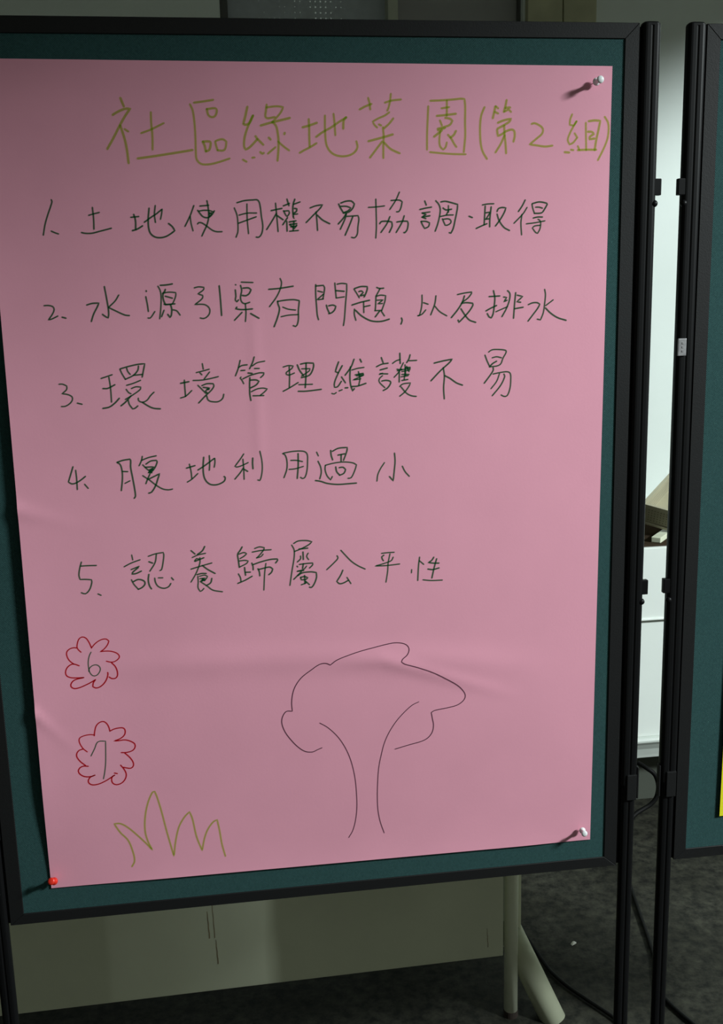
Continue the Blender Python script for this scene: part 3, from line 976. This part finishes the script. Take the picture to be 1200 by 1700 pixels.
for ch in INK['title'].split('/'):
    ink('title_character', ch, 0.0027, I_LG, 'light green handwritten title character')
for k in range(1, 6):
    for ch in INK['line_%d' % k].split('/'):
        ink('character', ch, 0.0019, I_DG)
ink('flower_outline', INK['flower_6'], 0.0016, I_RD, 'red outlined flower around the 6')
ink('flower_outline', INK['flower_7'], 0.0016, I_RD, 'red outlined flower around the 7')
ink('flower_number', INK['number_6'], 0.0014, I_DG, 'dark green 6 inside the upper flower')
ink('flower_number', INK['number_7'], 0.0014, I_DG, 'dark green 7 inside the lower flower')
ink('grass_drawing', INK['grass'], 0.0024, I_LG, 'light green zigzag grass blades')
ink('tree_crown', INK['tree_a'], 0.00115, I_BK, 'thin black outline of the tree crown')
for ch in INK['tree_b'].strip().split('\n'):
    ink('tree_trunk_line', ch, 0.00115, I_BK, 'thin black line of the tree trunk')

# yellow sheet on the second board
def ydisp(x, z): return 0.0012 + 0.002 * math.exp(-max(0, x - 0.9915) / 0.02)
ys = sheet('poster', dict(bl=(0.9915, 0.6750), br=(1.42, 0.6735), tr=(1.423, 1.27), tl=(0.9945, 1.2715)), 20, 30, ydisp, M['yellow'])
tag(ys, 'plain yellow paper sheet on the right board, its left edge showing', 'poster')

# ------------------------------------------------------------------ push pins
def push_pin(base, body, label, direc, scale=1.0):
    t = thing('push_pin', label, 'push pin', base, 'push pins holding the pink poster')
    q = Vector(direc).normalized().to_track_quat('Z', 'Y').to_matrix().to_4x4()
    def lathe(prof, name, mt):
        bm = bmesh.new(); n = 20; rings = []
        for r, h in prof:
            rings.append([bm.verts.new((r * scale * math.cos(2 * math.pi * k / n), r * scale * math.sin(2 * math.pi * k / n), h * scale)) for k in range(n)])
        for a, b in zip(rings, rings[1:]):
            for k in range(n): bm.faces.new((a[k], a[(k + 1) % n], b[(k + 1) % n], b[k]))
        bm.faces.new(rings[0]); bm.faces.new(rings[-1])
        bmesh.ops.transform(bm, matrix=q, verts=bm.verts)
        return link(name, bm, mt, t, smooth=True)
    lathe([(0.0001, -0.006), (0.0005, -0.003), (0.0005, 0.005)], 'needle', M['steel'])
    lathe([(0.0005, 0.0046), (0.0042, 0.0050), (0.0048, 0.0060), (0.0040, 0.0070), (0.0025, 0.0085), (0.0023, 0.0130),
           (0.0027, 0.0155), (0.0042, 0.0175), (0.0046, 0.0188), (0.0042, 0.0200), (0.0025, 0.0207), (0.0002, 0.0209)], 'grip', M[body])
    return t
push_pin((0.7700, -0.0008, 1.7270), 'whitepin', 'white push pin in the upper right corner of the pink poster', (0.02, -1, 0.0), 1.05)
push_pin((0.7735, -0.0010, 0.6740), 'whitepin', 'white push pin in the lower right corner of the pink poster', (-0.12, -1, 0.16), 1.0)
push_pin((0.0060, -0.0005, 0.6700), 'redpin', 'red push pin in the lower left corner of the pink poster', (-0.10, -1, 0.60), 1.1)

# ------------------------------------------------------------------ cream desk behind the board
DY = 0.455
dk = thing('desk', 'cream metal desk with rust streaked front panel behind the pink poster board', 'desk', (0.30, DY + .25, 0))
dk.rotation_euler.z = math.radians(0.9)
def D(name, bm, mt, smooth=False):
    bmesh.ops.translate(bm, verts=bm.verts, vec=(-0.30, -(DY + .25), 0)); return link(name, bm, mt, dk, smooth=smooth)
bm = bmesh.new(); box(bm, (-0.42, DY - .012, 0.148), (0.777, DY + .006, 0.50), .002); fp = D('front_panel', bm, M['cream'])
for (x, z0, z1, wd) in ((0.190, .262, .32, .0022), (0.200, .262, .345, .0016), (0.2035, .205, .258, .0022), (0.743, .172, .215, .0014)):
    bm = bmesh.new()
    n = 10; pv = None
    for k in range(n + 1):
        zz = z1 + (z0 - z1) * k / n; xx = x + 0.0003 * math.sin(k * 1.7) + 0.002 * k / n
        ww = wd * (0.4 + 0.6 * (k / n) ** .5) / 2
        a = bm.verts.new((xx - ww, DY - .0124, zz)); b = bm.verts.new((xx + ww, DY - .0124, zz))
        if pv: bm.faces.new((pv[0], pv[1], b, a))
        pv = (a, b)
    bmesh.ops.translate(bm, verts=bm.verts, vec=(-0.30, -(DY + .25), 0)); link('rust_streak', bm, M['rust'], fp)
for lx in (0.797, -0.44):
    for ly in (DY, DY + .50):
        bm = bmesh.new(); tube(bm, [(lx, ly, 0.012), (lx, ly, 0.50)], 0.0140, 20); D('leg', bm, M['tube'], True)
        bm = bmesh.new(); tube(bm, [(lx, ly, 0.0), (lx, ly, 0.014)], 0.015, 20); D('rubber_foot', bm, M['rubber'])
    s = 1 if lx > 0 else -1
    # side plate behind the leg and the splayed stay under it
    bm = bmesh.new(); box(bm, (lx + s * .004 - .010, DY + .017, 0.150), (lx + s * .004 + .0225, DY + .49, 0.50), .002); D('side_plate', bm, M['tube'])
for lx, s in ((0.797, 1),):
    bm = bmesh.new(); tube(bm, [(lx - .002, DY + .040, 0.195), (lx + .084, DY - .026, -0.004)], 0.0258, 24); D('stay', bm, M['tube_shaded'], True)
bm = bmesh.new(); box(bm, (-0.47, DY - .03, 0.500), (0.83, DY + .53, 0.535), .004); D('desktop', bm, M['cream'])

# ------------------------------------------------------------------ white cabinet against the wall
CY = 1.2
cb = thing('cabinet', 'white metal cabinet standing against the wall, seen between the boards', 'cabinet', (1.45, CY + .2, 0))
def Cc(name, bm, mt, smooth=False):
    bmesh.ops.translate(bm, verts=bm.verts, vec=(-1.45, -(CY + .2), 0)); return link(name, bm, mt, cb, smooth=smooth)
bm = bmesh.new(); box(bm, (1.00, CY, 0.245), (1.90, CY + .42, 0.785), .002); Cc('body', bm, M['white'])
bm = bmesh.new(); box(bm, (0.995, CY - .008, 0.5885), (1.905, CY + .42, 0.791), .003); Cc('upper_drawer', bm, M['white'])
bm = bmesh.new(); box(bm, (0.995, CY - .013, 0.5885), (1.905, CY + .0, 0.5925), .001); Cc('drawer_lip', bm, M['white'])
bm = bmesh.new()
pr = [(0, .245), (-.010, .243), (-.014, .237), (-.014, .232), (-.006, .222), (0.004, .205), (0.010, .185), (0.012, .176), (.30, .176), (.30, .245)]
a = [bm.verts.new((0.995, CY + y, z)) for y, z in pr]; b = [bm.verts.new((1.905, CY + y, z)) for y, z in pr]
for k in range(len(pr)): bm.faces.new((a[k], a[(k + 1) % len(pr)], b[(k + 1) % len(pr)], b[k]))
bm.faces.new(a); bm.faces.new(b); Cc('bottom_lip', bm, M['greyw'])
bm = bmesh.new(); box(bm, (1.03, CY + .10, 0.0), (1.87, CY + .40, 0.180), .002); Cc('plinth', bm, M['plinth'])

# ------------------------------------------------------------------ beige crates on the cabinet
def crate(name, label, L, Wd, H, mtx, mt):
    t = thing(name, label, 'crate')
    t.matrix_world = mtx
    th = 0.0025
    def W_(nm, vsets, m_=None):
        bm = bmesh.new()
        for a_, b_ in vsets: box(bm, a_, b_)
        return link(nm, bm, m_ or mt, t)
    W_('base', [((0, 0, 0), (L, Wd, th))])
    for nm, a_, b_ in (('x', (0, 0, th), (L, th, H)), ('x', (0, Wd - th, th), (L, Wd, H)), ('y', (0, th, th), (th, Wd - th, H)), ('y', (L - th, th, th), (L, Wd - th, H))):
        bm = bmesh.new(); box(bm, a_, b_, .0006)
        sw = link('side_wall', bm, mt, t)
        bm = bmesh.new(); ln = L if nm == 'x' else Wd           # rows of drilled holes
        n = int((ln - .03) / .0085)
        for k in range(n + 1):
            for q in range(5):
                c = .016 + k * .0085; zz = H * .24 + q * H * .12
                for sgn in (-1, 1):
                    p = (c, (a_[1] + b_[1]) / 2 + sgn * (th / 2 + .0002), zz) if nm == 'x' else ((a_[0] + b_[0]) / 2 + sgn * (th / 2 + .0002), c, zz)
                    R_ = Matrix.Rotation(math.pi / 2, 4, 'X' if nm == 'x' else 'Y')
                    bmesh.ops.create_circle(bm, cap_ends=True, segments=6, radius=.0013, matrix=Matrix.Translation(p) @ R_)
        ho_ = link('holes', bm, M['hole'], sw); ho_['kind'] = 'stuff'
    W_('rim', [((-.006, -.006, H - .010), (L + .006, 0.001, H)), ((-.006, Wd - .001, H - .010), (L + .006, Wd + .006, H)),
               ((-.006, .001, H - .010), (.001, Wd - .001, H)), ((L - .001, .001, H - .010), (L + .006, Wd - .001, H))])
    W_('bottom_flange', [((-.003, -.005, 0.0), (L + .003, 0.0, .006)), ((-.005, 0, 0.0), (0, Wd, .006))])
    return t
def frame_mtx(o, yaw, rise, fall):
    y = math.radians(yaw)
    B = Vector((math.sin(y), math.cos(y), rise)).normalized()
    A = Vector((math.cos(y), -math.sin(y), -fall)); A = (A - B * A.dot(B)).normalized()
    U = A.cross(B)
    return Matrix(((A.x, B.x, U.x, o[0]), (A.y, B.y, U.y, o[1]), (A.z, B.z, U.z, o[2]), (0, 0, 0, 1)))
Hc = 0.062
m1 = frame_mtx((1.418, 1.300, 0.892), 44, 0.25, 0.20)
m1 = m1 @ Matrix.Translation((0, 0, -Hc))
crate('crate', 'beige perforated plastic crate lying tilted on the white cabinet', 0.13, 0.26, Hc, m1, M['crate'])
bm = bmesh.new(); box(bm, (1.02, 1.203, 0.7915), (1.80, 1.58, 0.7975), .001)
bx = link('cardboard_sheet', bm, M['crate2'])
tag(bx, 'dark brown cardboard sheet covering the top of the white cabinet', 'cardboard')
bm = bmesh.new(); box(bm, (0, 0, 0), (0.026, 0.24, 0.015), .002)
br = link('plastic_bar', bm, M['tube']); br.matrix_world = frame_mtx((1.408, 1.225, 0.7978), 40, 0, 0)
tag(br, 'short cream bar lying on the cabinet in front of the tilted crate', 'bar')

# ------------------------------------------------------------------ cables and scraps on the floor
def cable(pts, r, label):
    P = [Vector(p) for p in pts]; out = []
    for i in range(len(P) - 1):
        p0 = P[max(i - 1, 0)]; p1 = P[i]; p2 = P[i + 1]; p3 = P[min(i + 2, len(P) - 1)]
        for s in range(8):
            t = s / 8
            out.append(0.5 * ((2 * p1) + (p2 - p0) * t + (2 * p0 - 5 * p1 + 4 * p2 - p3) * t * t + (3 * p1 - p0 - 3 * p2 + p3) * t ** 3))
    out.append(P[-1])
    bm = bmesh.new(); tube(bm, out, r, 10)
    o = link('cable', bm, M['cable'], smooth=True); tag(o, label, 'cable'); return o
cable([(0.86, 1.00, .0065), (0.900, 0.80, .0065), (0.908, 0.709, .0065), (0.914, 0.651, .0065), (0.923, 0.580, .0065), (0.942, 0.524, .0065), (0.970, 0.472, .0065), (1.001, 0.417, .0065), (1.06, 0.300, .0065), (1.20, 0.12, .0065)], 0.0042, 'black cable curving over the floor beside the cream desk leg')
cable([(1.283, 1.16, .0055), (1.270, 1.06, .0055), (1.243, 0.943, .0055), (1.218, 0.830, .0055), (1.210, 0.791, .0055), (1.193, 0.707, .0055), (1.179, 0.639, .0055), (1.165, 0.581, .0055), (1.13, 0.47, .0055), (1.16, 0.35, .0055)], 0.0045, 'thin black cable running straight over the floor between the board posts')
cable([(1.377, 1.19, .172), (1.389, 1.160, .169), (1.407, 1.150, .155), (1.418, 1.150, .130), (1.420, 1.150, .105), (1.413, 1.148, .082), (1.396, 1.146, .065), (1.374, 1.142, .056), (1.345, 1.13, .048), (1.30, 1.10, .030), (1.24, 1.06, .010), (1.15, 1.03, .0065), (1.05, 1.05, .0065)], 0.0062, 'black cable loop hanging under the white cabinet')

bm = bmesh.new()
v = [bm.verts.new(p) for p in ((0, 0, .001), (.011, .003, .004), (.013, .010, .002), (.004, .009, .006), (-.002, .005, .002), (.005, .004, .010))]
for f in ((0, 1, 5), (1, 2, 5), (2, 3, 5), (3, 4, 5), (4, 0, 5), (0, 4, 3), (0, 3, 2), (0, 2, 1)): bm.faces.new([v[k] for k in f])
sc = link('paper_scrap', bm, M['scrap']); sc.location = (1.003, 0.662, 0.0)
tag(sc, 'tiny white paper scrap lying on the dark floor', 'scrap')
